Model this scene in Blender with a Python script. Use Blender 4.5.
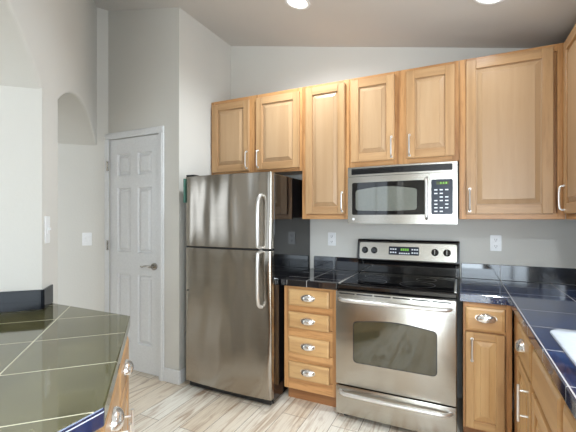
import bpy, bmesh, math, random
from mathutils import Vector, Matrix
random.seed(7)
PI = math.pi
S2 = 2 ** -.5
for o in list(bpy.data.objects): bpy.data.objects.remove(o)
C = bpy.context.scene.collection
SC = bpy.context.scene

# ------------------------------------------------------------ camera, world, lights, exposure
cam = bpy.data.cameras.new('camera'); co = bpy.data.objects.new('camera', cam); C.objects.link(co)
co.location = (0.774, -3.054, 1.380); co.rotation_euler = (PI/2, 0, 0.4458)
cam.sensor_width = 36; cam.lens = 359.6/576*36; cam.shift_y = 2.1/576; cam.clip_start = .03
SC.camera = co
SC.view_settings.view_transform = 'Standard'; SC.view_settings.look = 'None'
SC.view_settings.gamma = 1; SC.view_settings.use_curve_mapping = False
SC.view_settings.exposure = 0.16
w = bpy.data.worlds.new('world'); SC.world = w; w.use_nodes = True
w.node_tree.nodes['Background'].inputs[0].default_value = (.75, .88, 1, 1)
w.node_tree.nodes['Background'].inputs[1].default_value = 1.2

def area(name, loc, rot, sx, sy, power, col):
    l = bpy.data.lights.new(name, 'AREA'); l.shape = 'RECTANGLE'; l.size = sx; l.size_y = sy
    l.energy = power; l.color = col
    o = bpy.data.objects.new(name, l); C.objects.link(o); o.location = loc; o.rotation_euler = rot
    return o
# daylight through the windows (each just outside its opening, pointing in)
area('daylight_sink_window', (1.80, -1.78, 1.65), (0, PI/2, 0), 1.1, 1.15, 28, (.80, .90, 1))
area('daylight_nook_window', (1.85, -6.66, 1.03), (PI/2, 0, 0), 2.3, 1.9, 145, (.78, .90, 1))
area('daylight_patio_door', (3.74, -4.9, 1.1), (0, PI/2, 0), 2.0, 1.8, 8, (.9, .95, 1))
area('daylight_west_window', (-5.16, -4.9, 1.5), (0, -PI/2, 0), 1.5, 1.9, 14, (.9, .95, 1))
area('daylight_south_window', (-1.6, -6.66, 1.35), (PI/2, 0, 0), 2.0, 2.0, 8, (.9, .95, 1))

# ------------------------------------------------------------ materials
def lin(c):
    return tuple(((v/255)/12.92 if v/255 <= .04045 else ((v/255+.055)/1.055)**2.4) for v in c) + (1,)
class NT:
    def __init__(s, name):
        s.m = bpy.data.materials.new(name); s.m.use_nodes = True; s.t = s.m.node_tree
        s.b = s.t.nodes['Principled BSDF']
    def n(s, typ, **kw):
        x = s.t.nodes.new(typ)
        for k, v in kw.items():
            if hasattr(x, k): setattr(x, k, v)
            else: x.inputs[k.replace('_', ' ')].default_value = v
        return x
    def l(s, a, b): s.t.links.new(a, b)
    def coord(s, scale=(1,1,1), loc=(0,0,0), rot=(0,0,0), kind='Object'):
        tc = s.n('ShaderNodeTexCoord'); mp = s.n('ShaderNodeMapping')
        mp.inputs['Scale'].default_value = scale; mp.inputs['Location'].default_value = loc; mp.inputs['Rotation'].default_value = rot
        s.l(tc.outputs[kind], mp.inputs[0]); return mp.outputs[0]
    def ramp(s, fac, stops):
        r = s.n('ShaderNodeValToRGB'); e = r.color_ramp.elements
        while len(e) < len(stops): e.new(.5)
        for i, (p, c) in enumerate(stops): e[i].position = p; e[i].color = c
        s.l(fac, r.inputs[0]); return r.outputs[0]
    def noise(s, vec, scale, detail=3, rough=.5, dist=0):
        n = s.n('ShaderNodeTexNoise'); n.inputs['Scale'].default_value = scale; n.inputs['Detail'].default_value = detail
        n.inputs['Roughness'].default_value = rough; n.inputs['Distortion'].default_value = dist
        s.l(vec, n.inputs['Vector']); return n.outputs[0]
    def bump(s, h, strength, dist=.01):
        b = s.n('ShaderNodeBump'); b.inputs['Strength'].default_value = strength; b.inputs['Distance'].default_value = dist
        s.l(h, b.inputs['Height']); s.l(b.outputs[0], s.b.inputs['Normal'])
    def mix(s, fac, a, b, typ='MIX'):
        m = s.n('ShaderNodeMix'); m.data_type = 'RGBA'; m.blend_type = typ
        for sock, v in ((m.inputs[0], fac), (m.inputs[6], a), (m.inputs[7], b)):
            if hasattr(v, 'links'): s.l(v, sock)
            else: sock.default_value = v
        return m.outputs[2]
    def math(s, op, a, b=None):
        m = s.n('ShaderNodeMath'); m.operation = op
        for i, v in enumerate((a, b)):
            if v is None: continue
            if hasattr(v, 'links'): s.l(v, m.inputs[i])
            else: m.inputs[i].default_value = v
        return m.outputs[0]
def simple(name, rgb, rough=.5, metal=0, ior=1.5, spec=.5, coat=0):
    t = NT(name); b = t.b
    vec = t.coord((1,1,1)); n = t.noise(vec, 60, 2)
    c = lin(rgb); d = tuple(min(1, x*.94) for x in c[:3]) + (1,)
    t.l(t.ramp(n, [(.3, d), (.7, c)]), b.inputs['Base Color'])
    b.inputs['Roughness'].default_value = rough; b.inputs['Metallic'].default_value = metal
    b.inputs['IOR'].default_value = ior; b.inputs['Specular IOR Level'].default_value = spec
    b.inputs['Coat Weight'].default_value = coat; b.inputs['Coat Roughness'].default_value = .05
    return t.m
def paint(name, rgb, bump=.25):
    t = NT(name); v = t.coord()
    n = t.noise(v, 70, 3, .6); n2 = t.noise(v, 1.2, 2)
    c = lin(rgb); d = tuple(x*.965 for x in c[:3]) + (1,)
    t.l(t.ramp(n2, [(.35, d), (.65, c)]), t.b.inputs['Base Color'])
    t.b.inputs['Roughness'].default_value = .75; t.bump(n, bump, .004); return t.m
def wood(name, light, mid, dark, horiz=False, rough=.32, strength=1.0):
    t = NT(name)
    oi = t.n('ShaderNodeObjectInfo')
    tc = t.n('ShaderNodeTexCoord')
    add = t.n('ShaderNodeVectorMath'); add.operation = 'ADD'
    cx = t.n('ShaderNodeCombineXYZ')
    for i, k in enumerate((13.1, 7.7, 5.3)): t.l(t.math('MULTIPLY', oi.outputs['Random'], k), cx.inputs[i])
    t.l(tc.outputs['Object'], add.inputs[0]); t.l(cx.outputs[0], add.inputs[1])
    mp = t.n('ShaderNodeMapping'); t.l(add.outputs[0], mp.inputs[0])
    mp.inputs['Scale'].default_value = (.09, 1, 1) if horiz else (1, 1, .09)
    v = mp.outputs[0]
    broad = t.noise(v, 9, 2, .5, .6)
    fine = t.noise(v, 90, 4, .65)
    rings = t.n('ShaderNodeTexWave'); rings.wave_type = 'RINGS'; rings.rings_direction = 'X' if horiz else 'Z'
    rings.inputs['Scale'].default_value = 4; rings.inputs['Distortion'].default_value = 9; rings.inputs['Detail'].default_value = 2
    rings.inputs['Detail Scale'].default_value = 1.2
    t.l(v, rings.inputs['Vector'])
    base = t.ramp(broad, [(.25, lin(mid)), (.72, lin(light))])
    a = t.mix(t.math('MULTIPLY', t.ramp(rings.outputs[1], [(.55, (0,0,0,1)), (1, (1,1,1,1))]), .34*strength), base, lin(dark))
    b = t.mix(t.math('MULTIPLY', t.ramp(fine, [(.5, (0,0,0,1)), (.75, (1,1,1,1))]), .4*strength), a, lin(dark))
    hv = t.n('ShaderNodeHueSaturation')
    t.l(t.math('ADD', t.math('MULTIPLY', oi.outputs['Random'], .14), .93), hv.inputs['Value'])
    t.l(b, hv.inputs['Color']); t.l(hv.outputs[0], t.b.inputs['Base Color'])
    t.b.inputs['Roughness'].default_value = rough; t.b.inputs['Specular IOR Level'].default_value = .4
    t.bump(fine, .06, .002); return t.m
def steel(name, rgb=(196,192,186), rough=.26, wav=0., fine=.10, metal=1):
    t = NT(name)
    br = t.noise(t.coord((2, 2, 350)), 1.0, 3, .6)
    t.l(t.ramp(br, [(.3, tuple(x*.9 for x in lin(rgb)[:3])+(1,)), (.7, lin(rgb))]), t.b.inputs['Base Color'])
    t.b.inputs['Metallic'].default_value = metal; t.b.inputs['Roughness'].default_value = rough
    b1 = t.n('ShaderNodeBump'); b1.inputs['Strength'].default_value = fine; b1.inputs['Distance'].default_value = .002
    t.l(br, b1.inputs['Height'])
    if wav:
        w_ = t.noise(t.coord((3.6, 1, 1.3), loc=(.35, 0, .2)), 1.1, 1, .4)
        b2 = t.n('ShaderNodeBump'); b2.inputs['Strength'].default_value = wav; b2.inputs['Distance'].default_value = .045
        t.l(w_, b2.inputs['Height']); t.l(b2.outputs[0], b1.inputs['Normal'])
    t.l(b1.outputs[0], t.b.inputs['Normal']); return t.m
def tile(name, rgb1, rgb2, grout, xs, ys, rot=0, width=.0045, period=None, zs=(), rough=.06, ior=2.3):
    """polished black tile; xs/ys are grout line positions in object space (rotated by rot); period -> repeats"""
    t = NT(name)
    tc = t.n('ShaderNodeTexCoord')
    vr = t.n('ShaderNodeVectorRotate'); vr.rotation_type = 'Z_AXIS'; vr.inputs['Angle'].default_value = -rot
    t.l(tc.outputs['Object'], vr.inputs['Vector'])
    sp = t.n('ShaderNodeSeparateXYZ'); t.l(vr.outputs[0], sp.inputs[0])
    m = None
    def acc(a):
        nonlocal m
        m = a if m is None else t.math('MAXIMUM', m, a)
    for ax, lst in ((0, xs), (1, ys), (2, zs)):
        for x0 in lst:
            d = t.math('SUBTRACT', sp.outputs[ax], x0)
            if period and ax < 2:
                d = t.math('SUBTRACT', t.math('FRACT', t.math('ADD', t.math('DIVIDE', d, period), .5)), .5)
                d = t.math('MULTIPLY', d, period)
            acc(t.math('LESS_THAN', t.math('ABSOLUTE', d), width/2))
    n = t.noise(vr.outputs[0], 9, 5, .65); n2 = t.noise(vr.outputs[0], 160, 2)
    col = t.mix(t.ramp(n2, [(.55, (0,0,0,1)), (.75, (.5,.5,.5,1))]), t.ramp(n, [(.35, lin(rgb1)), (.7, lin(rgb2))]), lin(rgb2))
    if m is not None:
        col = t.mix(m, col, lin(grout))
        t.l(t.math('ADD', t.math('MULTIPLY', m, .5), rough), t.b.inputs['Roughness'])
    else: t.b.inputs['Roughness'].default_value = rough
    t.l(col, t.b.inputs['Base Color'])
    t.b.inputs['IOR'].default_value = ior
    return t.m
def floor_mat():
    t = NT('plank_floor')
    v = t.coord((1,1,1), rot=(0,0,PI/2))
    br = t.n('ShaderNodeTexBrick'); t.l(v, br.inputs['Vector'])
    br.offset = .37; br.inputs['Scale'].default_value = 1; br.inputs['Brick Width'].default_value = 1.22; br.inputs['Row Height'].default_value = .18
    br.inputs['Mortar Size'].default_value = .0018; br.inputs['Mortar Smooth'].default_value = .2
    br.inputs['Color1'].default_value = lin((250,244,232)); br.inputs['Color2'].default_value = lin((234,218,196)); br.inputs['Mortar'].default_value = lin((120,95,72))
    g = t.noise(t.coord((7, .55, 1)), 3.2, 5, .62, .9)
    g2 = t.noise(t.coord((30, 1.6, 1)), 4, 4, .6)
    k = t.noise(t.coord((3.2, .9, 1), loc=(3.1,1.7,0)), 1.6, 3, .55, 1.2)
    c = t.mix(t.ramp(g, [(.5, (0,0,0,1)), (.68, (.8,.8,.8,1))]), br.outputs[0], lin((176,142,108)))
    c = t.mix(t.ramp(g2, [(.5, (0,0,0,1)), (.8, (.45,.45,.45,1))]), c, lin((150,118,88)))
    c = t.mix(t.ramp(k, [(.6, (0,0,0,1)), (.72, (.65,.65,.65,1))]), c, lin((140,105,76)))
    t.l(c, t.b.inputs['Base Color']); t.b.inputs['Roughness'].default_value = .38
    t.bump(g2, .05, .002); return t.m
def emit(name, rgb, s):
    t = NT(name); t.b.inputs['Base Color'].default_value = lin(rgb)
    t.b.inputs['Emission Color'].default_value = lin(rgb); t.b.inputs['Emission Strength'].default_value = s; return t.m

M = dict(
    wall=paint('wall_paint', (214,211,204)),
    ceil=paint('ceiling_paint', (210,206,201), .4),
    white=simple('white_trim_paint', (226,226,226), .35),
    plate=simple('white_plastic', (240,240,240), .3),
    slot=simple('dark_slot', (60,60,62), .5),
    door_v=wood('maple_stile', (194,156,114), (180,140,97), (150,108,68)),
    door_h=wood('maple_rail', (194,156,114), (180,140,97), (150,108,68), True),
    panel=wood('maple_panel', (190,157,121), (181,146,108), (160,122,84), strength=.35),
    frame=wood('oak_face_frame_vertical', (204,156,104), (186,134,84), (132,84,46), strength=1.4),
    frame_h=wood('oak_face_frame_horizontal', (204,156,104), (186,134,84), (132,84,46), True, strength=1.4),
    bdoor_v=wood('amber_stile', (210,172,122), (194,150,98), (160,112,68)),
    bdoor_h=wood('amber_rail', (210,172,122), (194,150,98), (160,112,68), True),
    bpanel=wood('amber_panel', (214,178,128), (200,158,106), (170,122,76), strength=.7),
    kick=wood('toe_kick_wood', (170,120,78), (150,102,64), (110,70,42), True),
    steel=steel('brushed_steel', (186,181,172), .24),
    fsteel=steel('fridge_steel', (166,159,149), .17, 1.0, .12),
    darksteel=simple('dark_chrome', (120,118,114), .15, 1),
    bright=simple('satin_nickel', (232,230,227), .3, .85),
    nickel=simple('door_nickel', (170,164,156), .25, 1),
    chrome=simple('polished_nickel', (238,236,233), .2, .9),
    black=simple('black_gloss_enamel', (14,14,16), .08, ior=1.6),
    blackm=simple('black_plastic', (20,20,22), .4),
    glass=simple('black_ceramic_glass', (8,8,10), .04, ior=1.6),
    ring=simple('burner_marking_grey', (90,90,92), .3),
    ovenglass=simple('tinted_oven_glass', (62,60,44), .03, ior=1.9),
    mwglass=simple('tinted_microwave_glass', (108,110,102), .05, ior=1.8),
    panelblack=simple('control_panel_black', (14,22,40), .28, ior=1.4),
    key=simple('key_print_white', (235,238,245), .4),
    led=emit('green_display', (110,170,60), .35),
    leddim=simple('display_window', (60,66,24), .15),
    fridgeside=None,
    porcelain=simple('white_sink_enamel', (205,211,220), .12, ior=1.5),
    sticker=simple('teal_card', (84,128,114), .5),
    floor=floor_mat(),
    t_north=tile('tile_north_counter', (16,15,18), (34,32,36), (165,160,155), (1.04, .735, .43, -.23, -.535), (-.25, -.505), ior=1.9),
    t_east=tile('tile_east_counter', (16,28,54), (42,60,96), (165,160,155), (1.04, 1.345), (-.25, -.505, -.93, -1.24, -1.545, -1.85, -2.155, -2.46, -2.765), ior=2.0),  # black tile; reflected blue window light mixed into the base colour
    t_pen=tile('tile_peninsula', (74,71,44), (98,94,64), (196,192,168), (-2.055,), (-.526, -.834, -1.143, -1.451, -1.760, -2.068), rot=PI/4),  # olive cast of mirrored walls painted into the black tile
    t_penedge=tile('tile_peninsula_edge', (6,34,72), (14,52,100), (200,205,215), (), (-2.77,-3.08), zs=(.9135,), width=.003),  # edge of black tile, its blue is a painted sky reflection
    t_splash=tile('tile_splash', (10,12,18), (28,32,44), (150,150,150), (1.04, .735, -.23), (), ior=1.7),
    t_splashw=tile('tile_splash_arch', (4,6,12), (12,15,24), (150,150,150), (), (), ior=1.3),
)
def fside():
    t = NT('fridge_side_black'); t.b.inputs['Base Color'].default_value = lin((14,15,18))
    t.b.inputs['Roughness'].default_value = .05; t.b.inputs['IOR'].default_value = 1.6
    n = t.noise(t.coord(), 190, 2); t.bump(n, .05, .0008); return t.m
M['fridgeside'] = fside()

# ------------------------------------------------------------ helpers
def thing(name, label, cat, loc=(0,0,0), rotz=0, group=None):
    o = bpy.data.objects.new(name, None); C.objects.link(o); o.empty_display_size = .1
    o.location = loc; o.rotation_euler = (0,0,rotz); o['label'] = label; o['category'] = cat
    if group: o['group'] = group
    return o
def obj(name, bm, mats, parent=None, loc=None, smooth=False, label=None):
    if not isinstance(mats, (list, tuple)): mats = [mats]
    bmesh.ops.recalc_face_normals(bm, faces=bm.faces)
    me = bpy.data.meshes.new(name); bm.to_mesh(me); bm.free()
    for m in mats: me.materials.append(m)
    if smooth:
        for p in me.polygons: p.use_smooth = True
    o = bpy.data.objects.new(name, me); C.objects.link(o)
    if parent: o.parent = parent
    if loc: o.location = loc
    if smooth == 'auto':
        me.set_sharp_from_angle(angle=math.radians(35))
    if label: o['label'] = label
    return o
def struct(name, bm, m, **k):
    o = obj(name, bm, m, **k); o['kind'] = 'structure'; return o
def tag(o, label, cat, group=None):
    o['label'] = label; o['category'] = cat
    if group: o['group'] = group
    return o
def box(bm, x0, x1, y0, y1, z0, z1, bev=0, mi=0, seg=1):
    vs = [bm.verts.new((x, y, z)) for x in (x0, x1) for y in (y0, y1) for z in (z0, z1)]
    f = [(0,1,3,2),(4,6,7,5),(0,4,5,1),(2,3,7,6),(0,2,6,4),(1,5,7,3)]
    fs = [bm.faces.new([vs[i] for i in q]) for q in f]
    for q in fs: q.material_index = mi
    if bev:
        es = list({e for q in fs for e in q.edges})
        r = bmesh.ops.bevel(bm, geom=es, offset=bev, segments=seg, affect='EDGES', profile=.5)
        for q in r['faces']: q.material_index = mi
    return fs
def bx(*a, **k):
    bm = bmesh.new(); box(bm, *a, **k); return bm
def prism(bm, pts, z0, z1, mi=0):
    a = [bm.verts.new((x, y, z0(x, y) if callable(z0) else z0)) for x, y in pts]
    b = [bm.verts.new((x, y, z1(x, y) if callable(z1) else z1)) for x, y in pts]
    fs = [bm.faces.new(a[::-1]), bm.faces.new(b)]
    n = len(pts)
    for i in range(n): fs.append(bm.faces.new([a[i], a[(i+1)%n], b[(i+1)%n], b[i]]))
    for f in fs: f.material_index = mi
    return fs
def prism_y(bm, pts, y0, y1, mi=0, bev=0):
    """outline in xz, extruded in y"""
    a = [bm.verts.new((x, y0, z)) for x, z in pts]; b = [bm.verts.new((x, y1, z)) for x, z in pts]
    fs = [bm.faces.new(a), bm.faces.new(b[::-1])]
    n = len(pts)
    for i in range(n): fs.append(bm.faces.new([a[i], b[i], b[(i+1)%n], a[(i+1)%n]]))
    for f in fs: f.material_index = mi
    if bev:
        r = bmesh.ops.bevel(bm, geom=list(fs[0].edges), offset=bev, segments=2, affect='EDGES')
        for q in r['faces']: q.material_index = mi
def rrect(x0, x1, z0, z1, r, seg=5, arch_top=0, arch_bot=0):
    pts = []
    for cx, cz, a0 in ((x1-r, z0+r, -90), (x1-r, z1-r, 0), (x0+r, z1-r, 90), (x0+r, z0+r, 180)):
        for i in range(seg+1):
            a = math.radians(a0 + 90*i/seg); pts.append((cx+r*math.cos(a), cz+r*math.sin(a)))
        if arch_top and a0 == 0:
            for i in range(1, 12):
                u = i/12; pts.append((x1-r+(x0-x1+2*r)*u, z1+arch_top*math.sin(PI*u)))
        if arch_bot and a0 == 180:
            for i in range(1, 12):
                u = i/12; pts.append((x0+r+(x1-x0-2*r)*u, z0-arch_bot*math.sin(PI*u)))
    return pts
def tube(bm, pts, r, seg=10, flat=1.0, mi=0, cap=True):
    pts = [Vector(p) for p in pts]; rings = []
    up = None
    for i, p in enumerate(pts):
        d = (pts[min(i+1, len(pts)-1)] - pts[max(i-1, 0)]).normalized()
        if up is None: up = d.orthogonal().normalized()
        up = (up - d*up.dot(d)).normalized(); sd = d.cross(up)
        rr = r[i] if isinstance(r, (list, tuple)) else r
        rings.append([bm.verts.new(p + (up*math.cos(2*PI*k/seg) + sd*math.sin(2*PI*k/seg)*flat)*rr) for k in range(seg)])
    for a, b in zip(rings, rings[1:]):
        for k in range(seg): bm.faces.new([a[k], a[(k+1)%seg], b[(k+1)%seg], b[k]]).material_index = mi
    if cap:
        bm.faces.new(rings[0][::-1]); bm.faces.new(rings[-1])
def cyl(bm, p0, p1, r, seg=20, mi=0): tube(bm, [p0, p1], r, seg, mi=mi)
def arc(p0, p1, out, n=10, out_vec=(0,-1,0), sq=.5):
    """handle path from p0 to p1 bulging by out"""
    p0, p1, o = Vector(p0), Vector(p1), Vector(out_vec); r = []
    for i in range(n+1):
        u = i/n; r.append(p0.lerp(p1, u) + o*out*(math.sin(PI*u)**sq))
    return r
def dup(root, loc, rotz=None, label=None, group=None):
    r = root.copy(); C.objects.link(r); r.location = loc
    if rotz is not None: r.rotation_euler = (0,0,rotz)
    if label: r['label'] = label
    if group: r['group'] = group
    for ch in list(root.children):
        c = ch.copy(); C.objects.link(c); c.parent = r
        for g in ch.children:
            d = g.copy(); C.objects.link(d); d.parent = c
    return r

# ------------------------------------------------------------ the room
CZ = lambda x, y=0: 2.85 - .2125*x
bm = bmesh.new(); box(bm, -5.2, 3.8, -6.7, .2, -.12, 0); struct('floor', bm, M['floor'])
bm = bmesh.new(); prism(bm, [(-5.2,-6.7),(3.8,-6.7),(3.8,.2),(-5.2,.2)], lambda x, y: CZ(x), lambda x, y: CZ(x)+.12); struct('ceiling', bm, M['ceil'])
def wall(name, pts, holes=None, z0=0):
    bm = bmesh.new(); prism(bm, pts, z0, lambda x, y: CZ(x)+.05); return struct(name, bm, M['wall'])
wall('wall_north', [(-1.33,0),(1.67,0),(1.67,.12),(-1.33,.12)])
def window_wall(name, axis, at, thick, a0, a1, w0, w1, zb, zt):
    bm = bmesh.new()
    def seg(p, q, zl, zh):
        if axis == 'y': pts = [(at, p), (at+thick, p), (at+thick, q), (at, q)]
        else: pts = [(p, at), (q, at), (q, at+thick), (p, at+thick)]
        prism(bm, pts, zl, zh)
    top = lambda x, y: CZ(x)+.05
    seg(a0, w0, 0, top); seg(w1, a1, 0, top); seg(w0, w1, 0, zb) if zb > 0 else None; seg(w0, w1, zt, top)
    struct(name, bm, M['wall'])
    # frame and mullions
    n = name.split('_')[1]
    bm = bmesh.new(); t = .05; m = at + thick*.5
    def bar(p, q, zl, zh):
        if axis == 'y': box(bm, m-.025, m+.025, p, q, zl, zh)
        else: box(bm, p, q, m-.025, m+.025, zl, zh)
    bar(w0, w0+t, zb, zt); bar(w1-t, w1, zb, zt); bar(w0+t, w1-t, zb, zb+t); bar(w0+t, w1-t, zt-t, zt)
    c = (w0+w1)/2; bar(c-.03, c+.03, zb+t, zt-t)
    if zb > 0: bar(w0+t, w1-t, (zb+zt)/2-.02, (zb+zt)/2+.02)
    return bm
struct('window_1', window_wall('wall_east', 'y', 1.67, .12, -3.3, 0, -2.4, -1.16, 1.09, 2.22), M['white'])
struct('window_2', window_wall('wall_south', 'x', -6.62, .12, .4, 3.6, .7, 3.0, .05, 2.03), M['white'])
struct('window_3', window_wall('wall_southwest', 'x', -6.62, .12, -5, .4, -2.6, -.6, .35, 2.35), M['white'])
struct('window_4', window_wall('wall_west', 'y', -5.12, .12, -6.5, 0, -5.9, -3.9, .8, 2.3), M['white'])
struct('door_2', window_wall('wall_nook', 'y', 3.6, .12, -6.5, -3.3, -5.9, -3.9, 0, 2.02), M['white'])
wall('wall_nook_side', [(1.79,-3.3),(3.72,-3.3),(3.72,-3.18),(1.79,-3.18)])
# pantry walls: the one with the door faces the room, its side wall runs back beside the refrigerator
DL, DR, DT = -2.166, -1.545, 2.105      # door opening
bm = bmesh.new()
top = lambda x, y: CZ(x)+.05
prism(bm, [(-2.19,-.75),(DL-.004,-.75),(DL-.004,-.64),(-2.19,-.64)], 0, top)
prism(bm, [(DR+.004,-.75),(-1.33,-.75),(-1.33,-.64),(DR+.004,-.64)], 0, top)
prism(bm, [(DL-.004,-.75),(DR+.004,-.75),(DR+.004,-.64),(DL-.004,-.64)], DT+.004, top)
struct('wall_pantry_front', bm, M['wall'])
wall('wall_pantry_side', [(-1.33,-.64),(-1.33,.12),(-1.44,.12),(-1.44,-.64)])
# wall facing south-east: hallway wall that shows through the far arch
Q = Vector((-2.253, -.818)); u_ = Vector((S2, -S2)); v_ = Vector((S2, S2))   # u along the arch wall (to camera), v towards the kitchen
a = Q + v_*.0965; b = Q - v_*2.6
wall('wall_hallway', [tuple(a), tuple(b), tuple(b - u_*.12), tuple(a - u_*.12)])
wall('wall_northwest', [(-5,-.12),(-2.25,-.12),(-2.25,0),(-5,0)])
# arched diagonal wall
def arch_wall():
    T = .40; bm = bmesh.new()
    def P(t, z, back):
        p = Q + u_*t - v_*(T if back else 0); return (p.x, p.y, z)
    ar = [(0, 1.335, 0, 2.048, .205), (1.62, 3.12, .876, 2.022, .24)]
    ts = [0, 3.3]
    for t0, t1, zb, sp, ri in ar: ts += [t0 + (t1-t0)*i/28 for i in range(29)]
    ts = sorted(set(round(t, 5) for t in ts))
    def az(t, a_):
        t0, t1, zb, sp, ri = a_; h = (t1-t0)/2; R = (h*h+ri*ri)/(2*ri); d = t-(t0+t1)/2
        return sp + ri - R + math.sqrt(max(0, R*R-d*d))
    def q(*p): 
        try: bm.faces.new([bm.verts.new(x) for x in p])
        except ValueError: pass
    for t0, t1 in zip(ts, ts[1:]):
        m = (t0+t1)/2; cur = next((a_ for a_ in ar if a_[0] < m < a_[1]), None)
        zt = [CZ((Q+u_*t).x)+.05 for t in (t0, t1)]
        for back in (0, 1):
            if cur:
                q(P(t0, az(t0, cur), back), P(t1, az(t1, cur), back), P(t1, zt[1], back), P(t0, zt[0], back))
                if cur[2] > 0: q(P(t0, 0, back), P(t1, 0, back), P(t1, cur[2], back), P(t0, cur[2], back))
            else: q(P(t0, 0, back), P(t1, 0, back), P(t1, zt[1], back), P(t0, zt[0], back))
        q(P(t0, zt[0], 0), P(t1, zt[1], 0), P(t1, zt[1], 1), P(t0, zt[0], 1))
        if cur:
            q(P(t0, az(t0, cur), 0), P(t1, az(t1, cur), 0), P(t1, az(t1, cur), 1), P(t0, az(t0, cur), 1))
            if cur[2] > 0: q(P(t0, cur[2], 0), P(t1, cur[2], 0), P(t1, cur[2], 1), P(t0, cur[2], 1))
    for t, z0, z1 in ((1.335, 0, 2.048), (1.62, .876, 2.022), (3.12, .876, 2.022)):
        q(P(t, z0, 0), P(t, z1, 0), P(t, z1, 1), P(t, z0, 1))
    q(P(3.3, 0, 0), P(3.3, CZ((Q+u_*3.3).x)+.05, 0), P(3.3, CZ((Q+u_*3.3).x)+.05, 1), P(3.3, 0, 1))
    bmesh.ops.remove_doubles(bm, verts=bm.verts, dist=.0005)
    es = []
    for e in bm.edges:
        if len(e.link_faces) == 2 and e.calc_face_angle(0) > 1.2:
            mz = (e.verts[0].co.z+e.verts[1].co.z)/2; 
            if .9 < mz < 2.4 or abs(e.verts[0].co.z-e.verts[1].co.z) > .5: es.append(e)
    o = struct('wall_arches', bm, M['wall'])
    return o
wa = arch_wall()
mod = wa.modifiers.new('soft corners', 'BEVEL'); mod.width = .016; mod.segments = 4; mod.limit_method = 'ANGLE'; mod.angle_limit = math.radians(60)

# casing and door
cs = bmesh.new(); cw = .058
for x0, x1 in ((DL-cw, DL-.002), (DR+.002, DR+cw)):
    box(cs, x0, x1, -.768, -.751, 0, DT+.002, .004)
    box(cs, x0+(.012 if x0 < DL-.01 else .02), x1-(.02 if x0 < DL-.01 else .012), -.773, -.767, 0, DT+.002, .002)
box(cs, DL-cw, DR+cw, -.768, -.751, DT+.002, DT+cw, .004)
box(cs, DL-cw+.01, DR+cw-.01, -.773, -.767, DT+.02, DT+cw-.01, .002)
struct('trim_1', cs, M['white'])
def six_panel():
    bm = bmesh.new(); yf = -.745; x0, x1, z0, z1 = DL+.003, DR-.003, .02, DT-.003
    w_ = x1-x0; px = [(x0+.095, x0+w_/2-.045), (x0+w_/2+.045, x1-.095)]
    rows = [(.26, .875), (1.07, 1.655), (1.765, 1.965)]
    xs = [x0] + [v for p in px for v in p] + [x1]; zs = [z0] + [v for r in rows for v in r] + [z1]
    for i in range(len(xs)-1):
        for j in range(len(zs)-1):
            a, b, c, d = xs[i], xs[i+1], zs[j], zs[j+1]
            if i in (1, 3) and j in (1, 3, 5):
                L = [(0, yf), (.008, yf+.016), (.020, yf+.016), (.040, yf+.002)]
                prev = None
                for ins, y in L:
                    ring = [bm.verts.new(p) for p in ((a+ins,y,c+ins),(b-ins,y,c+ins),(b-ins,y,d-ins),(a+ins,y,d-ins))]
                    if prev:
                        for k in range(4): bm.faces.new([prev[k], prev[(k+1)%4], ring[(k+1)%4], ring[k]])
                    prev = ring
                bm.faces.new(prev)
            else:
                bm.faces.new([bm.verts.new(p) for p in ((a,yf,c),(b,yf,c),(b,yf,d),(a,yf,d))])
    # edges and back
    for (p, q) in (((x0,z0),(x1,z0)),((x1,z0),(x1,z1)),((x1,z1),(x0,z1)),((x0,z1),(x0,z0))):
        bm.faces.new([bm.verts.new(v) for v in ((p[0],yf,p[1]),(q[0],yf,q[1]),(q[0],yf+.035,q[1]),(p[0],yf+.035,p[1]))])
    bm.faces.new([bm.verts.new(v) for v in ((x0,yf+.035,z0),(x1,yf+.035,z0),(x1,yf+.035,z1),(x0,yf+.035,z1))])
    bmesh.ops.remove_doubles(bm, verts=bm.verts, dist=.0004)
    return bm
d1 = struct('door_1', six_panel(), M['white'])
bm = bmesh.new(); hx, hz = -1.605, .962
cyl(bm, (hx, -.746, hz), (hx, -.760, hz), .031, 24); cyl(bm, (hx, -.760, hz), (hx, -.79, hz), .011)
tube(bm, [(hx+.008,-.79,hz), (hx-.02,-.795,hz+.002), (hx-.05,-.795,hz+.006), (hx-.08,-.793,hz+.002), (hx-.105,-.79,hz-.006), (hx-.125,-.788,hz-.002)], [.010,.010,.008,.0075,.007,.006])
obj('door_handle', bm, M['nickel'], d1, smooth='auto', label='satin nickel lever handle')
for z in (1.86, 1.13, .28):
    bm = bmesh.new(); cyl(bm, (DL-.001, -.778, z-.045), (DL-.001, -.778, z+.045), .007, 12); box(bm, DL-.014, DL+.014, -.7745, -.7735, z-.045, z+.045)
    obj('hinge', bm, M['nickel'], d1, label='metal hinge')
# baseboards
bm = bmesh.new(); box(bm, DR+cw, -1.316, -.765, -.751, 0, .115, .004); box(bm, -1.329, -1.316, -.751, -.02, 0, .115, .004)
struct('baseboard_north', bm, M['white'])

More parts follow.
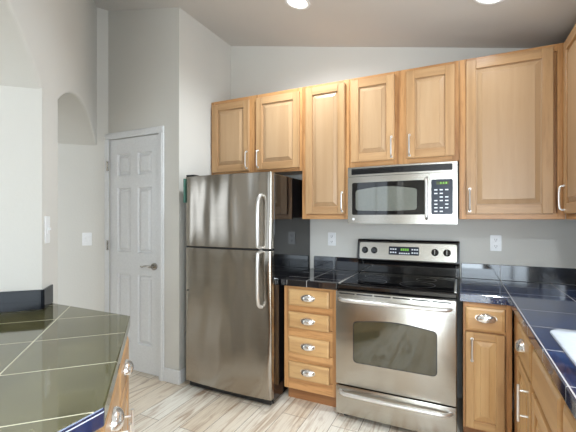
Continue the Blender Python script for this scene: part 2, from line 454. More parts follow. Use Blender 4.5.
# ------------------------------------------------------------ cabinet parts
def bar_handle(parent, x, z0, z1, yf, out=.024, r=.0055, mat='bright'):
    bm = bmesh.new()
    pts = [(x, yf, z0), (x, yf-out*.6, z0+.002), (x, yf-out*.93, z0+.009)] + [(x, yf-out-.002*math.sin(PI*k/8), z0+.018+(z1-z0-.036)*k/8) for k in range(9)] + [(x, yf-out*.93, z1-.009), (x, yf-out*.6, z1-.002), (x, yf, z1)]
    tube(bm, pts, r, 10, flat=1.15)
    for z in (z0, z1): cyl(bm, (x, yf+.0, z), (x, yf-.004, z), .009, 14)
    return obj('handle', bm, M[mat], parent, smooth='auto', label='brushed nickel bar handle')
def post_handle(parent, x, z0, z1, yf):
    bm = bmesh.new(); cyl(bm, (x, yf-.036, z0), (x, yf-.036, z1), .006, 14)
    for z in (z0+.025, z1-.025): cyl(bm, (x, yf, z), (x, yf-.034, z), .0045, 10)
    return obj('handle', bm, M['bright'], parent, smooth='auto', label='brushed nickel bar handle')
def cup_pull(parent, x, z, yf, a=.047, b=.027, h=.026):
    bm = bmesh.new(); N, K = 18, 8; rows = []
    for i in range(N+1):
        th = PI*i/N; row = []
        for j in range(K+1):
            ps = math.radians(-28 + 118*j/K); r = max(math.sin(th), .04)
            row.append(bm.verts.new((x + a*math.cos(th), yf - .001 - b*r*math.cos(ps), z + h*r*math.sin(ps))))
        rows.append(row)
    for p, q in zip(rows, rows[1:]):
        for j in range(K): bm.faces.new([p[j], q[j], q[j+1], p[j+1]])
    # rim plate against the drawer
    pts = [(x+(a+.004)*math.cos(2*PI*k/28), z+(h*.78)*math.sin(2*PI*k/28)+.004) for k in range(28)]
    prism_y(bm, pts, yf-.0025, yf-.0005)
    o = obj('cup_pull', bm, M['chrome'], parent, smooth='auto', label='polished cup pull')
    return o
def cab_door(parent, x0, x1, z0, z1, yb, base=False, fw=.058, name='door'):
    """raised panel door lying in front of y=yb (front is towards -y)"""
    v, h, p = (M['bdoor_v'], M['bdoor_h'], M['bpanel']) if base else (M['door_v'], M['door_h'], M['panel'])
    bm = bmesh.new(); yf = yb-.020
    box(bm, x0, x0+fw, yf, yb, z0, z1, .003); box(bm, x1-fw, x1, yf, yb, z0, z1, .003)
    box(bm, x0+fw, x1-fw, yf+.0006, yb, z0, z0+fw, .002, 1); box(bm, x0+fw, x1-fw, yf+.0006, yb, z1-fw, z1, .002, 1)
    o = obj(name, bm, [v, h], parent)
    bm = bmesh.new(); prev = None
    a, b, c, d = x0+fw, x1-fw, z0+fw, z1-fw
    for ins, y in ((-.001, yb-.002), (0, yf+.014), (.007, yf+.014), (.009, yf+.012), (.034, yf+.004), (.036, yf+.0005)):
        ring = [bm.verts.new(q) for q in ((a+ins,y,c+ins),(b-ins,y,c+ins),(b-ins,y,d-ins),(a+ins,y,d-ins))]
        if prev:
            for k in range(4): bm.faces.new([prev[k], prev[(k+1)%4], ring[(k+1)%4], ring[k]])
        prev = ring
    bm.faces.new(prev)
    obj('center_panel', bm, p, o, label='pale raised centre panel')
    return o
def cab_drawer(parent, x0, x1, z0, z1, yb):
    bm = bmesh.new(); yf = yb-.020; prev = None
    for ins, y in ((0, yb), (0, yf+.007), (.004, yf+.004), (.011, yf+.0015), (.014, yf)):
        ring = [bm.verts.new(q) for q in ((x0+ins,y,z0+ins),(x1-ins,y,z0+ins),(x1-ins,y,z1-ins),(x0+ins,y,z1-ins))]
        if prev:
            for k in range(4): bm.faces.new([prev[k], prev[(k+1)%4], ring[(k+1)%4], ring[k]])
        else: bm.faces.new(ring[::-1])
        prev = ring
    bm.faces.new(prev)
    return obj('drawer', bm, M['bdoor_h'], parent)
def carcass(parent, x0, x1, z0, z1, depth, stiles, rails, y0=0):
    """box behind a face frame; stiles = [(x0,x1)], rails = [(x0,x1,z0,z1)]"""
    obj('cabinet_box', bx(x0, x1, y0+.0195, y0+depth, z0+.012, z1), M['frame'], parent)
    bm = bmesh.new()
    for a, b in stiles: box(bm, a, b, y0, y0+.019, z0, z1, .0012, 0)
    for a, b, c, d in rails: box(bm, a, b, y0+.0004, y0+.019, c, d, .0012, 1)
    return obj('face_frame', bm, [M['frame'], M['frame_h']], parent)

# ------------------------------------------------------------ upper cabinets (hung on the north wall, face frame at y = -0.325)
YU = -.322
def upper(x0, x1, zb, zt, doors, label, dep=.319, loc=None, rot=0):
    t = thing('wall_cabinet', label, 'cabinet', loc or (x0, YU, zb), rot, 'maple wall cabinets')
    W, H = x1-x0, zt-zb
    st = [(0, .042), (W-.042, W)]
    for i in range(len(doors)-1):
        m0, m1 = doors[i][1]-x0-.012, doors[i+1][0]-x0+.012; st.append((m0, m1))
    st.sort(); rl = []
    for (a, b), (c, d) in zip(st, st[1:]): rl += [(b, c, 0, .04), (b, c, H-.045, H)]
    carcass(t, 0, W, 0, H, dep, st, rl)
    for dx0, dx1, dz0, dz1, side in doors:
        d = cab_door(t, dx0-x0, dx1-x0, dz0-zb, dz1-zb, -.001, fw=.06)
        hx = (dx1-x0-.022) if side == 'R' else (dx0-x0+.022)
        bar_handle(d, hx, dz0-zb+.022, dz0-zb+.168, -.021)
    return t
ZT = 2.462
upper(-1.328, -.403, 1.772, ZT, [(-1.305,-.905,1.80,2.427,'R'), (-.833,-.420,1.80,2.427,'L')], 'short two-door maple wall cabinet above the refrigerator')
upper(-.401, -.004, 1.372, ZT, [(-.365,-.033,1.412,2.437,'R')], 'tall narrow one-door maple wall cabinet between refrigerator and microwave')
upper(-.002, .768, 1.772, ZT, [(.016,.342,1.81,2.438,'R'), (.424,.742,1.81,2.438,'L')], 'short two-door maple wall cabinet above the microwave')
upper(.770, 1.3605, 1.372, ZT, [(.812,1.297,1.407,2.44,'L')], 'large wide one-door maple wall cabinet right of the microwave')
# east-wall upper cabinet: local x runs towards the camera
upper(0, .66, 1.372, ZT, [(.035,.62,1.407,2.44,'L')], 'maple wall cabinet cut off at the right edge, turned on the side wall', dep=.304, loc=(1.3625, -.3235, 1.372), rot=-PI/2)

# ------------------------------------------------------------ base cabinets
HB = .874
def base_box(t, W, dep, stiles, rails, kick=True):
    carcass(t, 0, W, .105, HB, dep, stiles, rails)
    obj('toe_kick', bx(.001, W-.001, min(.07, dep-.006), min(.085, dep+.009), .0, .105), M['kick'], t)
YB = -.609
# four-drawer unit left of the range
t = thing('drawer_cabinet', 'narrow four-drawer wooden base cabinet between refrigerator and range', 'cabinet', (-.425, YB, 0))
W = .418
zr = [(.732,.852),(.565,.682),(.378,.500),(.190,.312)]
rl = [(.036, W-.036, HB-.022, HB), (.036, W-.036, .105, .192)] + [(.036, W-.036, b_[1]-.004, a_[0]+.004) for a_, b_ in zip(zr, zr[1:])]
base_box(t, W, .60, [(0,.036),(W-.036,W)], rl)
for z0, z1 in zr:
    d = cab_drawer(t, .040, W-.058, z0, z1, -.001); cup_pull(d, .20, (z0+z1)/2, -.021, .054, .030, .033)
# right of the range
t = thing('base_cabinet', 'wooden base cabinet with one drawer over one door, right of the range', 'cabinet', (.792, YB, 0))
W = .256
base_box(t, W, .60, [(0,.03),(W-.03,W)], [(.03,W-.03,HB-.03,HB),(.03,W-.03,.685,.715),(.03,W-.03,.105,.13)])
d = cab_drawer(t, .014, .218, .705, .845, -.001); cup_pull(d, .122, .782, -.021, .054, .030, .034)
d = cab_door(t, .014, .218, .12, .695, -.001, True, .045); bar_handle(d, .048, .525, .655, -.021)
# east run under the sink
XE = 1.058
def east_unit(y0, W, label, build, cat='cabinet', nm='base_cabinet'):
    t = thing(nm, label, cat, (XE, y0, 0), -PI/2); build(t, W); return t
def e1(t, W):
    base_box(t, W, .60, [(0,.29),(W-.04,W)], [(.29,W-.04,HB-.03,HB),(.29,W-.04,.665,.70),(.29,W-.04,.105,.13)])
    d = cab_drawer(t, .275, W-.028, .692, .852, -.001); cup_pull(d, .475, .785, -.021, .054, .031, .034)
    d = cab_door(t, .275, W-.028, .12, .680, -.001, True, .055); post_handle(d, W-.06, .505, .662, -.021)
east_unit(-.615, .672, 'corner-side wooden base cabinet with cup-pull drawer and tall bar-handled door, left of the sink', e1)
def e2(t, W):
    base_box(t, W, .60, [(0,.03),(W/2-.03,W/2+.03),(W-.03,W)], [(a_, b_, c_, d_) for a_, b_ in ((.03,W/2-.03),(W/2+.03,W-.03)) for c_, d_ in ((HB-.03,HB),(.66,.69),(.105,.13))])
    for a_, b_ in ((.02, W/2-.02), (W/2+.02, W-.02)):
        cab_drawer(t, a_, b_, .69, .85, -.001)
        cab_door(t, a_, b_, .12, .672, -.001, True, .055)
# sink base is open inside so that the basin can hang in it
def e2open(t, W):
    bm = bmesh.new()
    box(bm, 0, .018, .0195, .60, .117, HB); box(bm, W-.018, W, .0195, .60, .117, HB); box(bm, .018, W-.018, .0195, .60, .117, .135); box(bm, .018, W-.018, .585, .60, .135, HB)
    obj('cabinet_box', bm, M['frame'], t)
    bm = bmesh.new()
    for a_, b_ in [(0,.03),(W/2-.03,W/2+.03),(W-.03,W)]: box(bm, a_, b_, 0, .019, .105, HB, .0012)
    for a_, b_ in ((.03,W/2-.03),(W/2+.03,W-.03)):
        for c_, d_ in ((HB-.03,HB),(.66,.69),(.105,.13)): box(bm, a_, b_, .0004, .019, c_, d_, .0012, 1)
    obj('face_frame', bm, [M['frame'], M['frame_h']], t)
    obj('toe_kick', bx(.001, W-.001, .07, .085, 0, .105), M['kick'], t)
    for a_, b_ in ((.02, W/2-.02), (W/2+.02, W-.02)):
        d = cab_drawer(t, a_, b_, .69, .85, -.001); d.name = 'false_drawer_front'
        cab_door(t, a_, b_, .12, .672, -.001, True, .055)
east_unit(-1.288, .96, 'wooden sink base cabinet with plain false drawer fronts, under the white sink', e2open, nm='sink_cabinet')

# ------------------------------------------------------------ counters
ZC0, ZC1 = .876, .925
def slab(name, polys, mat, z0=ZC0, z1=ZC1, bev=.004):
    bm = bmesh.new()
    for p in polys: prism(bm, p, z0, z1)
    bmesh.ops.remove_doubles(bm, verts=bm.verts, dist=.0004)
    # drop internal walls shared by neighbouring pieces
    seen = {}
    bm.verts.index_update()
    for f in bm.faces:
        k = tuple(sorted(v.index for v in f.verts)); seen.setdefault(k, []).append(f)
    kill = [f for l in seen.values() if len(l) > 1 for f in l]
    if kill: bmesh.ops.delete(bm, geom=kill, context='FACES')
    o = obj(name, bm, mat)
    m = o.modifiers.new('edge', 'BEVEL'); m.width = bev; m.segments = 2; m.limit_method = 'ANGLE'; m.angle_limit = .6
    return o
tag(slab('tiled_countertop', [[(-.440,-.640),(-.003,-.640),(-.003,-.013),(-.440,-.013)]], M['t_north']),
    'short black tiled countertop between refrigerator and range', 'countertop')
SX0, SX1, SY0, SY1 = 1.140, 1.575, -2.05, -1.325   # hole for the sink
xs_ = [.772, 1.033, SX0, SX1, 1.655]; e_ = []
R = lambda x0, x1, y0, y1: [(x0,y0),(x1,y0),(x1,y1),(x0,y1)]
e_ = [R(.772,1.033,-.640,-.013)]
for x0, x1 in ((1.033,SX0),(SX0,SX1),(SX1,1.655)):
    for y0, y1 in ((-3.0,SY0),(SY0,SY1),(SY1,-.640),(-.640,-.013)):
        if (x0, y0) == (SX0, SY0): continue
        e_.append(R(x0,x1,y0,y1))
tag(slab('tiled_countertop', e_, M['t_east']), 'L-shaped black tiled countertop with blue window reflection in its colour, holding the white sink, right of the range', 'countertop')
# peninsula
B, Cc = (-.613,-1.858), (0,-2.462)
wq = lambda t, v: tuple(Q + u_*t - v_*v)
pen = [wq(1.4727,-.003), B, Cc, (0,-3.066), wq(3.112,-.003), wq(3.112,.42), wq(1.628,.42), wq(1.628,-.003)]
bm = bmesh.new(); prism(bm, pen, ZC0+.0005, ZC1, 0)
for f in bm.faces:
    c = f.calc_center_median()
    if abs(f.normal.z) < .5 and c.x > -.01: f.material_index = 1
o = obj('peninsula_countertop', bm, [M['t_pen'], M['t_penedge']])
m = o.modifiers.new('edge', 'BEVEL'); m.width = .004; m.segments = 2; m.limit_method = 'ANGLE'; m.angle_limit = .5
tag(o, 'large glossy black tiled peninsula countertop, olive wall reflection in its colour, in the left foreground', 'countertop')
# back splashes
def splash(polys, label, mat='t_splash', zt=1.037):
    bm = bmesh.new()
    for p in polys: prism(bm, p, ZC1+.001, zt)
    o = obj('backsplash', bm, M[mat]); m = o.modifiers.new('edge', 'BEVEL'); m.width = .0015; m.segments = 1
    return tag(o, label, 'backsplash')
splash([R(-.42,-.005,-.012,-.001)], 'short strip of black tile backsplash left of the range')
splash([R(.785,1.6555,-.012,-.001), R(1.656,1.669,-3.0,-.001)], 'long black tile backsplash right of the range, below the outlet')
wv = lambda t, v: tuple(Q + u_*t - v_*v)
splash([[wv(1.619,.40), wv(1.619,-.001), wv(1.631,-.001), wv(1.631,.40)], [wv(1.478,-.001), wv(1.478,-.013), wv(1.631,-.013), wv(1.631,-.001)]],
       'black tile backsplash at the foot of the arch, on the peninsula', 't_splashw', 1.024)
# peninsula cabinets: angled face towards the pantry, plus one facing the kitchen
F0 = Vector(Cc) + Vector((-S2,-S2))*.022
t = thing('base_cabinet', 'angled pale wooden peninsula cabinet with two cup-pull drawers over doors', 'cabinet', (F0.x-.012*S2-.02*S2, F0.y+.012*S2-.02*S2+.02, 0), 3*PI/4)
W = .80
carc = bmesh.new()
prism(carc, [(0,.0195),(W,.0195),(W-.28,.30),(.28,.30)], .117, HB-.006); obj('cabinet_box', carc, M['door_v'], t)
bm = bmesh.new()
for a_, b_ in ((0,.04),(W/2-.03,W/2+.03),(W-.04,W)): box(bm, a_, b_, 0, .019, .105, HB-.006, .0012)
for a_, b_ in ((.04,W/2-.03),(W/2+.03,W-.04)):
    for c_, d_ in ((HB-.036,HB-.006),(.68,.71),(.105,.13)): box(bm, a_, b_, .0004, .019, c_, d_, .0012, 1)
obj('face_frame', bm, [M['door_v'], M['door_h']], t)
obj('toe_kick', bx(.03, W-.03, .07, .085, 0, .105), M['kick'], t)
for a_, b_, hs in ((.025, W/2-.015, 1), (W/2+.015, W-.025, 0)):
    d = cab_drawer(t, a_, b_, .70, .85, -.001); d.data.materials[0] = M['door_h']; cup_pull(d, (a_+b_)/2-.01, .775, -.021, .054, .031, .034)
    d = cab_door(t, a_, b_, .12, .688, -.001, False, .05); post_handle(d, (b_-.035) if hs else (a_+.035), .46, .675, -.021)
t = thing('base_cabinet', 'wooden base cabinet facing the kitchen under the peninsula front edge', 'cabinet', (-.045, -2.985, 0), PI/2)
W = .45
base_box(t, W, .030, [(0,.03),(W-.03,W)], [(.03,W-.03,HB-.03,HB),(.03,W-.03,.68,.71),(.03,W-.03,.105,.13)])
obj('filler', bx(W, W+.03, .0, .02, .105, HB-.006), M['frame'], t)
cab_drawer(t, .015, W-.015, .70, .85, -.001); cab_door(t, .015, W/2-.004, .12, .69, -.001, True); cab_door(t, W/2+.004, W-.015, .12, .69, -.001, True)

# ------------------------------------------------------------ sink
t = thing('kitchen_sink', 'white enamel drop-in sink set into the right-hand countertop', 'sink', ((SX0+SX1)/2, (SY0+SY1)/2, ZC1))
def ring_loft(bm, rings):
    prev = None
    for pts, z in rings:
        r = [bm.verts.new((x, y, z)) for x, y in pts]
        if prev:
            for k in range(len(r)): bm.faces.new([prev[k], prev[(k+1)%len(r)], r[(k+1)%len(r)], r[k]])
        prev = r
    return prev
hx_, hy_ = (SX1-SX0)/2, (SY1-SY0)/2
rr = lambda d, r: rrect(-hx_-d, hx_+d, -hy_-d, hy_+d, r, 6)
bm = bmesh.new()
last = ring_loft(bm, [(rr(.045,.045),.001), (rr(.043,.045),.007), (rr(.037,.045),.011), (rr(-.025,.05),.012), (rr(-.033,.05),.008), (rr(-.040,.055),-.012), (rr(-.06,.06),-.17), (rr(-.085,.06),-.185)])
bm.faces.new(last)
obj('basin', bm, M['porcelain'], t, smooth='auto')
bm = bmesh.new(); cyl(bm, (0,0,-.1845), (0,0,-.181), .045, 24); obj('drain', bm, M['chrome'], t)

# ------------------------------------------------------------ refrigerator
FX0, FX1, FH = -1.238, -.444, 1.715
t = thing('refrigerator', 'stainless steel top-freezer refrigerator with black sides', 'refrigerator', (FX0, -.78, 0))
FW = FX1-FX0
obj('cabinet_body', bx(.004, FW-.004, .045, .75, .035, FH-.008, .006), M['fridgeside'], t, label='glossy black textured side')
def bowed_door(z0, z1, W=FW, bow=.016, th=.05):
    bm = bmesh.new(); N = 24; pts = []
    for i in range(N+1):
        u = i/N; x = W*u
        e = min(u, 1-u)*W; rc = .014
        rnd = rc - math.sqrt(max(0, rc*rc-(rc-min(e, rc))**2)) if e < rc else 0
        pts.append((x, -bow*(1-(2*u-1)**2) + rnd))
    extra = []
    for k in (.002,.005,.009): extra += [k, W-k]
    pts = []
    for x in sorted([W*i/N for i in range(N+1)] + extra):
        u = x/W; e = min(x, W-x); rc = .014
        rnd = rc - math.sqrt(max(0, rc*rc-(rc-min(e, rc))**2))
        pts.append((x, -bow*(1-(2*u-1)**2) + rnd))
    out = pts + [(W, th-.008), (0, th-.008)]
    prism(bm, [(x, y) for x, y in out], z0, z1)
    return bm
for nm, z0, z1, hz in (('freezer_door', 1.156, FH, (1.165, 1.548)), ('refrigerator_door', .068, 1.144, (1.138, .735))):
    bm = bowed_door(z0, z1)
    d = obj(nm, bm, M['fsteel'], t, smooth='auto')
    m = d.modifiers.new('edge', 'BEVEL'); m.width = .004; m.segments = 2; m.limit_method = 'ANGLE'; m.angle_limit = .9
    hxx = FW-.078; y0 = -.004; a, b = hz; s = 1 if b > a else -1
    pts = [(hxx,y0,a), (hxx-.002,y0-.03,a+s*.002), (hxx-.004,y0-.052,a+s*.012)]
    for k in range(1, 9): pts.append((hxx-.004, y0-.052-.004*math.sin(PI*k/9), a+s*.012+(b-s*.05-a)*k/9))
    pts += [(hxx-.003,y0-.044,b-s*.025), (hxx-.001,y0-.026,b-s*.008), (hxx,y0,b)]
    bm = bmesh.new(); tube(bm, pts, .0125, 14, flat=1.0)
    obj('handle', bm, M['bright'], d, smooth='auto', label='long curved bar handle')
obj('door_gasket', bx(.012, FW-.012, .002, .044, .07, FH-.012), M['blackm'], t, label='black gasket between the doors')
bm = bmesh.new(); box(bm, .02, FW-.02, .03, .06, .018, .064, .003)
for i in range(20): box(bm, .05+i*.034, .05+i*.034+.022, .0285, .031, .028, .052)
obj('base_grille', bm, M['blackm'], t, label='black toe grille')
for x in (.05, FW-.05):
    for y in (.10, .66):
        bm = bmesh.new(); cyl(bm, (x, y, 0), (x, y, .036), .018, 14); obj('foot', bm, M['blackm'], t)
bm = bmesh.new(); box(bm, .01, .09, -.002, .07, FH, FH+.014, .004); obj('hinge_cover', bm, M['blackm'], t)
bm = bmesh.new(); cyl(bm, (.028, -.0075, .80), (.028, -.0035, .80), .006, 12); obj('lock_dot', bm, M['blackm'], t)
bm = bmesh.new(); box(bm, -.014, 0, 0, .042, .01, .205, .002)
tag(obj('magnetic_notepad', bm, M['sticker'], loc=(FX0-.0005, -.787, 1.495)), 'small teal magnetic pad on the left edge of the freezer door', 'notepad')

# ------------------------------------------------------------ range
t = thing('range', 'stainless steel electric range with black glass cooktop', 'stove', (.002, -.66, 0))
RW = .758
obj('side_panels', bx(.002, RW-.002, .02, .64, .05, .888, .003), M['black'], t, label='black enamel body')
# cooktop frame + glass
ck = bmesh.new(); box(ck, 0, RW, .012, .60, .889, .921, .006)
ck = obj('cooktop', ck, M['black'], t, label='black cooktop frame')
obj('glass_top', bx(.018, RW-.018, .05, .545, .9212, .9262, .002), M['glass'], ck, label='black ceramic glass')
bm = bmesh.new(); box(bm, RW-.017, RW-.004, .03, .55, .9212, .9285, .002); obj('side_trim', bm, M['bright'], ck)
obj('side_trim', bx(.004, .017, .03, .55, .9212, .9285, .002), M['bright'], ck)
for x, y, r in ((.17,.42,.070),(.20,.20,.105),(.55,.43,.070),(.51,.20,.115)):
    bm = bmesh.new()
    for q in (r,):
        A_ = [bm.verts.new((x+q*math.cos(2*PI*k/48), y+q*math.sin(2*PI*k/48), .9268)) for k in range(48)]
        B_ = [bm.verts.new((x+(q-.003)*math.cos(2*PI*k/48), y+(q-.003)*math.sin(2*PI*k/48), .9268)) for k in range(48)]
        for k in range(48): bm.faces.new([A_[k], A_[(k+1)%48], B_[(k+1)%48], B_[k]])
        if r < .1: break
    obj('burner_ring', bm, M['ring'], ck, label='printed burner ring')
# backguard
bg = bmesh.new()
prof = [(.585,.9215),(.60,.9215),(.640,.9215),(.640,1.185),(.625,1.206),(.598,1.206),(.585,1.195),(.565,1.035),(.578,1.025),(.585,1.0)]
A_ = [bg.verts.new((-.002, y, z)) for y, z in prof]; B_ = [bg.verts.new((RW+.014, y, z)) for y, z in prof]
bg.faces.new(A_); bg.faces.new(B_[::-1])
for k in range(len(prof)): bg.faces.new([A_[k], B_[k], B_[(k+1)%len(prof)], A_[(k+1)%len(prof)]])
bg = obj('backguard', bg, M['black'], t, label='black framed rear control console')
m = bg.modifiers.new('edge', 'BEVEL'); m.width = .006; m.segments = 3; m.limit_method = 'ANGLE'; m.angle_limit = .6
def on_guard(u, w, off=0):      # u along x, w up the tilted face
    y0, z0, y1, z1 = .565, 1.035, .585, 1.195
    L = math.hypot(y1-y0, z1-z0); ny, nz = -(z1-z0)/L, (y1-y0)/L
    return (u, y0+(y1-y0)*w/L+ny*off, z0+(z1-z0)*w/L+nz*off)
def guard_plate(name, u0, u1, w0, w1, off0, off1, r, mat, label=None, parent=bg):
    bm = bmesh.new(); pts = rrect(u0, u1, w0, w1, r, 5)
    a = [bm.verts.new(on_guard(x, z, off0)) for x, z in pts]; b = [bm.verts.new(on_guard(x, z, off1)) for x, z in pts]
    bm.faces.new(b); bm.faces.new(a[::-1])
    for k in range(len(pts)): bm.faces.new([a[k], a[(k+1)%len(pts)], b[(k+1)%len(pts)], b[k]])
    return obj(name, bm, mat, parent, label=label)
guard_plate('control_panel', .018, RW-.006, .012, .146, .0005, .003, .014, M['steel'], 'stainless control panel')
dsp = guard_plate('display', .255, .485, .052, .118, .003, .0045, .006, M['panelblack'], 'black oven display and keypad')
def gbox(bm, u0, u1, w0, w1, off): 
    v = [bm.verts.new(on_guard(x, z, o_)) for o_ in (.0044, off) for x, z in ((u0,w0),(u1,w0),(u1,w1),(u0,w1))]
    for q in ((4,5,6,7),(0,1,5,4),(1,2,6,5),(2,3,7,6),(3,0,4,7)): bm.faces.new([v[i] for i in q])
obj('rear_ledge', bx(.03, RW-.012, .532, .566, .9265, .936, .003), M['darksteel'], ck, label='dark metal ledge behind the burners')
spots = []
for i in range(3): spots += [(.266+i*.018, .092), (.266+i*.018, .066), (.43+i*.018, .092), (.43+i*.018, .066)]
for i in range(5): spots.append((.335+i*.017, .060))
for u, w0 in spots:
    bm = bmesh.new(); gbox(bm, u, u+.012, w0, w0+.010, .0052); obj('key', bm, M['key'], bg, label='small white key print')
bm = bmesh.new()
for i in range(4): gbox(bm, .348+i*.016, .360+i*.016, .086, .104, .0050)
obj('clock_digits', bm, M['led'], bg, label='green clock readout')
for u in (.062, .138, .600, .685):
    bm = bmesh.new(); w0 = .082
    a = Vector(on_guard(u, w0, .003)); n = (Vector(on_guard(u, w0, 1))-Vector(on_guard(u, w0, 0)))
    tube(bm, [a, a+n*.006, a+n*.022, a+n*.025], [.027,.025,.021,.018], 24)
    b_ = a+n*.026; up = (Vector(on_guard(u, w0+.02, 0))-Vector(on_guard(u, w0, 0)))
    o = obj('knob', bm, M['black'], bg, smooth='auto', label='round black control knob')
    bm = bmesh.new(); tube(bm, [b_-up*.9, b_+up*.9], .0045, 8, flat=.6)
    for f in bm.faces: f.material_index = 0
    tube(bm, [b_+up*.2+n*.002, b_+up*.85+n*.002], .0026, 6)
    o2 = obj('knob_grip', bm, M['bright'] if u > .5 else M['blackm'], o)
    o2.parent = bg
# oven door
YD = -.028
dr = bmesh.new(); box(dr, .004, RW-.004, YD, .018, .252, .884, .005, seg=2)
dr = obj('oven_door', dr, M['steel'], t, smooth='auto', label='stainless oven door')
bm = bmesh.new(); prism_y(bm, rrect(.125, .648, .412, .690, .028, 6, arch_top=.022), YD-.0018, YD+.002); obj('window_frame', bm, M['blackm'], dr, label='dark window border')
bm = bmesh.new(); prism_y(bm, rrect(.130, .643, .417, .685, .025, 6, arch_top=.021), YD-.003, YD-.001); obj('window_glass', bm, M['ovenglass'], dr, label='tinted oven window')
bm = bmesh.new()
for i in range(6): box(bm, .03+i*.118, .03+i*.118+.105, YD-.0012, YD+.003, .866, .874)
obj('vent_slots', bm, M['blackm'], dr, label='row of dark vent slots')
def bow_handle(z, x0, x1, out, parent, r=.0125, y=YD):
    bm = bmesh.new(); pts = [(x0,y,z),(x0+.006,y-.018,z),(x0+.022,y-out*.75,z)]
    for k in range(11): 
        u = k/10; pts.append((x0+.04+(x1-x0-.08)*u, y-out-.006*math.sin(PI*u), z-.0))
    pts += [(x1-.022,y-out*.75,z),(x1-.006,y-.018,z),(x1,y,z)]
    tube(bm, pts, r, 14); return obj('handle', bm, M['bright'], parent, smooth='auto', label='long tubular handle')
bow_handle(.832, .035, RW-.035, .045, dr)
st = bmesh.new(); box(st, .004, RW-.004, YD+.002, .018, .048, .243, .005, seg=2)
st = obj('storage_drawer', st, M['steel'], t, smooth='auto', label='stainless lower storage drawer')
bow_handle(.205, .035, RW-.035, .040, st, y=YD+.002)
for x in (.05, RW-.05):
    for y in (.06, .58):
        bm = bmesh.new(); cyl(bm, (x, y, 0), (x, y, .051), .016, 12); obj('foot', bm, M['blackm'], t)

# ------------------------------------------------------------ microwave
t = thing('microwave', 'stainless over-the-range microwave with black window and keypad', 'microwave', (.004, -.385, 1.340))
MW, MH = .756, .424
obj('body', bx(0, MW, .03, .382, .004, MH, .004), M['steel'], t, label='stainless microwave shell')
def bow_slab(x0, x1, z0, z1, y0=0, bow=.018, th=.030):
    bm = bmesh.new(); N = 20; f = []
    for i in range(N+1):
        x = x0+(x1-x0)*i/N; u = x/MW; f.append((x, y0-bow*(1-(2*u-1)**2)))
    prism(bm, f+[(x1, th), (x0, th)], z0, z1); return bm
def on_bow(x, off, y0=0, bow=.018):
    u = x/MW; return y0-bow*(1-(2*u-1)**2)-off
def bow_plate(pts, off0, off1, mats, name, parent, label=None):
    """plate with the outline pts (x,z) that follows the bowed front; strips in x"""
    bm = bmesh.new(); xs = sorted(set(round(p[0], 4) for p in pts)); x0, x1 = xs[0], xs[-1]; N = 26
    def zr(x):
        zz = []
        for (a, c), (b, d) in zip(pts, pts[1:]+pts[:1]):
            if abs(a-b) > 1e-9 and min(a, b)-1e-9 <= x <= max(a, b)+1e-9: zz.append(c+(d-c)*(x-a)/(b-a))
        return min(zz), max(zz)
    S = [x0+1e-4+(x1-x0-2e-4)*i/N for i in range(N+1)] + xs[1:-1]; S = sorted(set(round(v, 5) for v in S))
    rows = []
    for x in S:
        lo, hi = zr(x); yf = on_bow(x, off1); yb = on_bow(x, off0)
        rows.append([bm.verts.new(v) for v in ((x,yb,lo),(x,yf,lo),(x,yf,hi),(x,yb,hi))])
    for a, b in zip(rows, rows[1:]):
        for k in range(4): bm.faces.new([a[k], b[k], b[(k+1)%4], a[(k+1)%4]])
    bm.faces.new(rows[0]); bm.faces.new(rows[-1][::-1])
    return obj(name, bm, mats, parent, label=label)
tp = obj('vent_panel', bow_slab(0, MW, .352, MH-.002), M['steel'], t, smooth='auto', label='stainless top panel')
bow_plate(rrect(.028, MW-.030, .366, .410, .005, 3), -.001, .0012, M['blackm'], 'vent_grille', tp, 'black vent grille')
bm = bmesh.new()
for k in range(4):
    z = .373+k*.0095; xs = [.034+(MW-.07)*i/20 for i in range(21)]
    tube(bm, [(x, on_bow(x, .003), z) for x in xs], .0022, 6)
obj('vent_louvers', bm, M['black'], tp, label='horizontal louvres')
md = obj('door', bow_slab(0, .578, .0, .349), M['steel'], t, smooth='auto', label='stainless door with black window')
bow_plate(rrect(.034, .552, .064, .305, .012, 4), -.001, .0014, M['glass'], 'window_frame', md, 'black window surround')
bow_plate(rrect(.062, .500, .098, .250, .02, 5, arch_top=.020, arch_bot=.006), .001, .0026, M['mwglass'], 'window_glass', md, 'pale reflecting window')
bm = bmesh.new(); xh = .563; yb = on_bow(xh, 0)
tube(bm, [(xh,yb,.036),(xh,yb-.018,.038),(xh,yb-.034,.05)] + [(xh,yb-.036,.05+.245*k/8) for k in range(1,8)] + [(xh,yb-.034,.300),(xh,yb-.018,.314),(xh,yb,.317)], .011, 12)
obj('handle', bm, M['bright'], md, smooth='auto', label='vertical bar handle')
bm = bmesh.new(); xb = .045; cyl(bm, (xb, on_bow(xb, -.001), .032), (xb, on_bow(xb, .002), .032), .009, 18); obj('badge', bm, M['plate'], md, label='small round badge')
cp = obj('control_side', bow_slab(.580, MW, .0, .349), M['steel'], t, smooth='auto', label='stainless strip round the keypad')
kp = bow_plate(rrect(.592, .728, .066, .305, .012, 4), -.001, .0014, M['panelblack'], 'keypad', cp, 'blue-black keypad')
bow_plate(rrect(.625, .705, .268, .290, .003, 2), .001, .0022, M['leddim'], 'display', cp, 'dim green display')
for r_ in range(7):
    for c_ in range(3):
        x = .622+c_*.034; z = .082+r_*.0245
        if (r_+c_*2) % 5 == 4: continue
        y = on_bow(x, .002); bm = bmesh.new(); box(bm, x-.010, x+.010, y-.0008, y+.0015, z, z+.008)
        obj('key', bm, M['key'], cp, label='pale key print')
bm = bmesh.new()
for k in range(3): 
    x = .648+k*.017; y = on_bow(x, .0022); box(bm, x, x+.010, y-.0008, y+.001, .273, .285)
obj('clock_digits', bm, M['led'], cp, label='green clock readout')

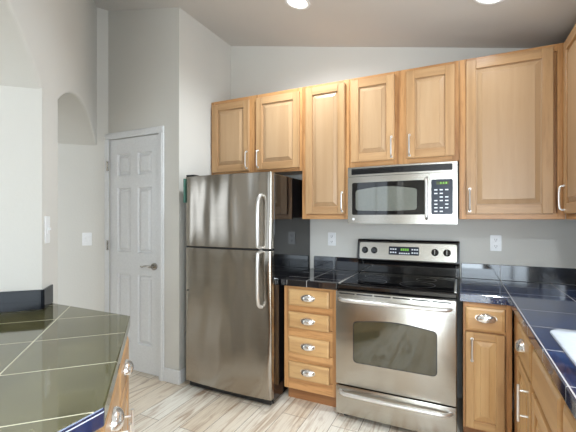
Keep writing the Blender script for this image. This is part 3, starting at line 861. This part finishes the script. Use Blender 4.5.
# ------------------------------------------------------------ outlets, switches
def plate(name, label, cat, loc, rot, kind, w_=.072, h_=.116):
    t = thing(name, label, cat, loc, rot)
    bm = bmesh.new(); prism_y(bm, rrect(-w_/2, w_/2, -h_/2, h_/2, .005, 3), -.006, -.0006, bev=.0015)
    obj('cover_plate', bm, M['plate'], t)
    if kind == 'outlet':
        for z in (-.024, .024):
            bm = bmesh.new(); prism_y(bm, rrect(-.017, .017, z-.015, z+.015, .008, 4), -.0075, -.0055); s = obj('socket', bm, M['plate'], t)
            bm = bmesh.new()
            for x in (-.0065, .0065): box(bm, x-.0014, x+.0014, -.008, -.0072, z-.003, z+.008)
            cyl(bm, (0, -.008, z-.009), (0, -.0072, z-.009), .0028, 10)
            obj('slots', bm, M['slot'], s)
    else:
        bm = bmesh.new(); box(bm, -.011, .011, -.009, -.0055, -.022, .022, .001); box(bm, -.006, .006, -.019, -.008, -.002, .012, .0015)
        obj('toggle', bm, M['plate'], t)
    return t
plate('power_outlet', 'white duplex outlet on the wall left of the range', 'outlet', (-.252, -.0005, 1.194), 0, 'outlet')
plate('power_outlet', 'white duplex outlet under the large cabinet, right of the range', 'outlet', (1.013, -.0005, 1.196), 0, 'outlet')
sw = Vector((-2.309, -.875)); plate('light_switch', 'white light switch on the hallway wall beside the pantry door', 'light switch', (sw.x+.0004, sw.y-.0004, 1.188), PI/4, 'switch', .078, .118)
pw = Q + u_*1.545; plate('light_switch', 'white light switch on the pillar between the arches, seen edge-on', 'light switch', (pw.x, pw.y, 1.32), 3*PI/4, 'switch', .075, .14)

# ------------------------------------------------------------ recessed ceiling lights, then unseen fill spots
tilt = math.atan(.2125)
def downlight(x, y, label, power=30):
    t = thing('recessed_light', label, 'ceiling light', (x, y, CZ(x)-.001)); t.rotation_euler = (0, tilt, 0)
    t['group'] = 'recessed ceiling lights'
    bm = bmesh.new(); prev = None
    for r, z in ((.092,0),(.092,-.004),(.078,-.006),(.070,-.001)):
        ring = [bm.verts.new((r*math.cos(2*PI*k/36), r*math.sin(2*PI*k/36), z)) for k in range(36)]
        if prev:
            for k in range(36): bm.faces.new([prev[k], prev[(k+1)%36], ring[(k+1)%36], ring[k]])
        prev = ring
    obj('trim_ring', bm, M['white'], t, smooth='auto')
    bm = bmesh.new(); bm.faces.new([bm.verts.new((.0705*math.cos(2*PI*k/36), .0705*math.sin(2*PI*k/36), -.0012)) for k in range(36)])
    obj('lens', bm, M['lamp'], t, label='glowing lens')
    l = bpy.data.lights.new('downlight_and_fill', 'SPOT'); l.energy = power; l.spot_size = math.radians(165); l.spot_blend = .8; l.shadow_soft_size = .07; l.color = (.84, .93, 1)
    o = bpy.data.objects.new('downlight_and_fill', l); C.objects.link(o); o.location = (x, y, CZ(x)-.03)
M['lamp'] = emit('lamp_lens', (255,250,240), 6)
downlight(-.262, -.73, 'left round recessed ceiling light above the refrigerator side', 72)
downlight(.93, -.70, 'right round recessed ceiling light at the top edge', 10)
for x, y in ((1.15,-3.0),(1.0,-4.7)):  # added spots out of view, no fixture, to fill the kitchen with light
    l = bpy.data.lights.new('downlight_and_fill', 'SPOT'); l.energy = 170; l.spot_size = math.radians(165); l.spot_blend = .8; l.shadow_soft_size = .07; l.color = (.84, .93, 1)
    o = bpy.data.objects.new('downlight_and_fill', l); C.objects.link(o); o.location = (x, y, CZ(x)-.03)
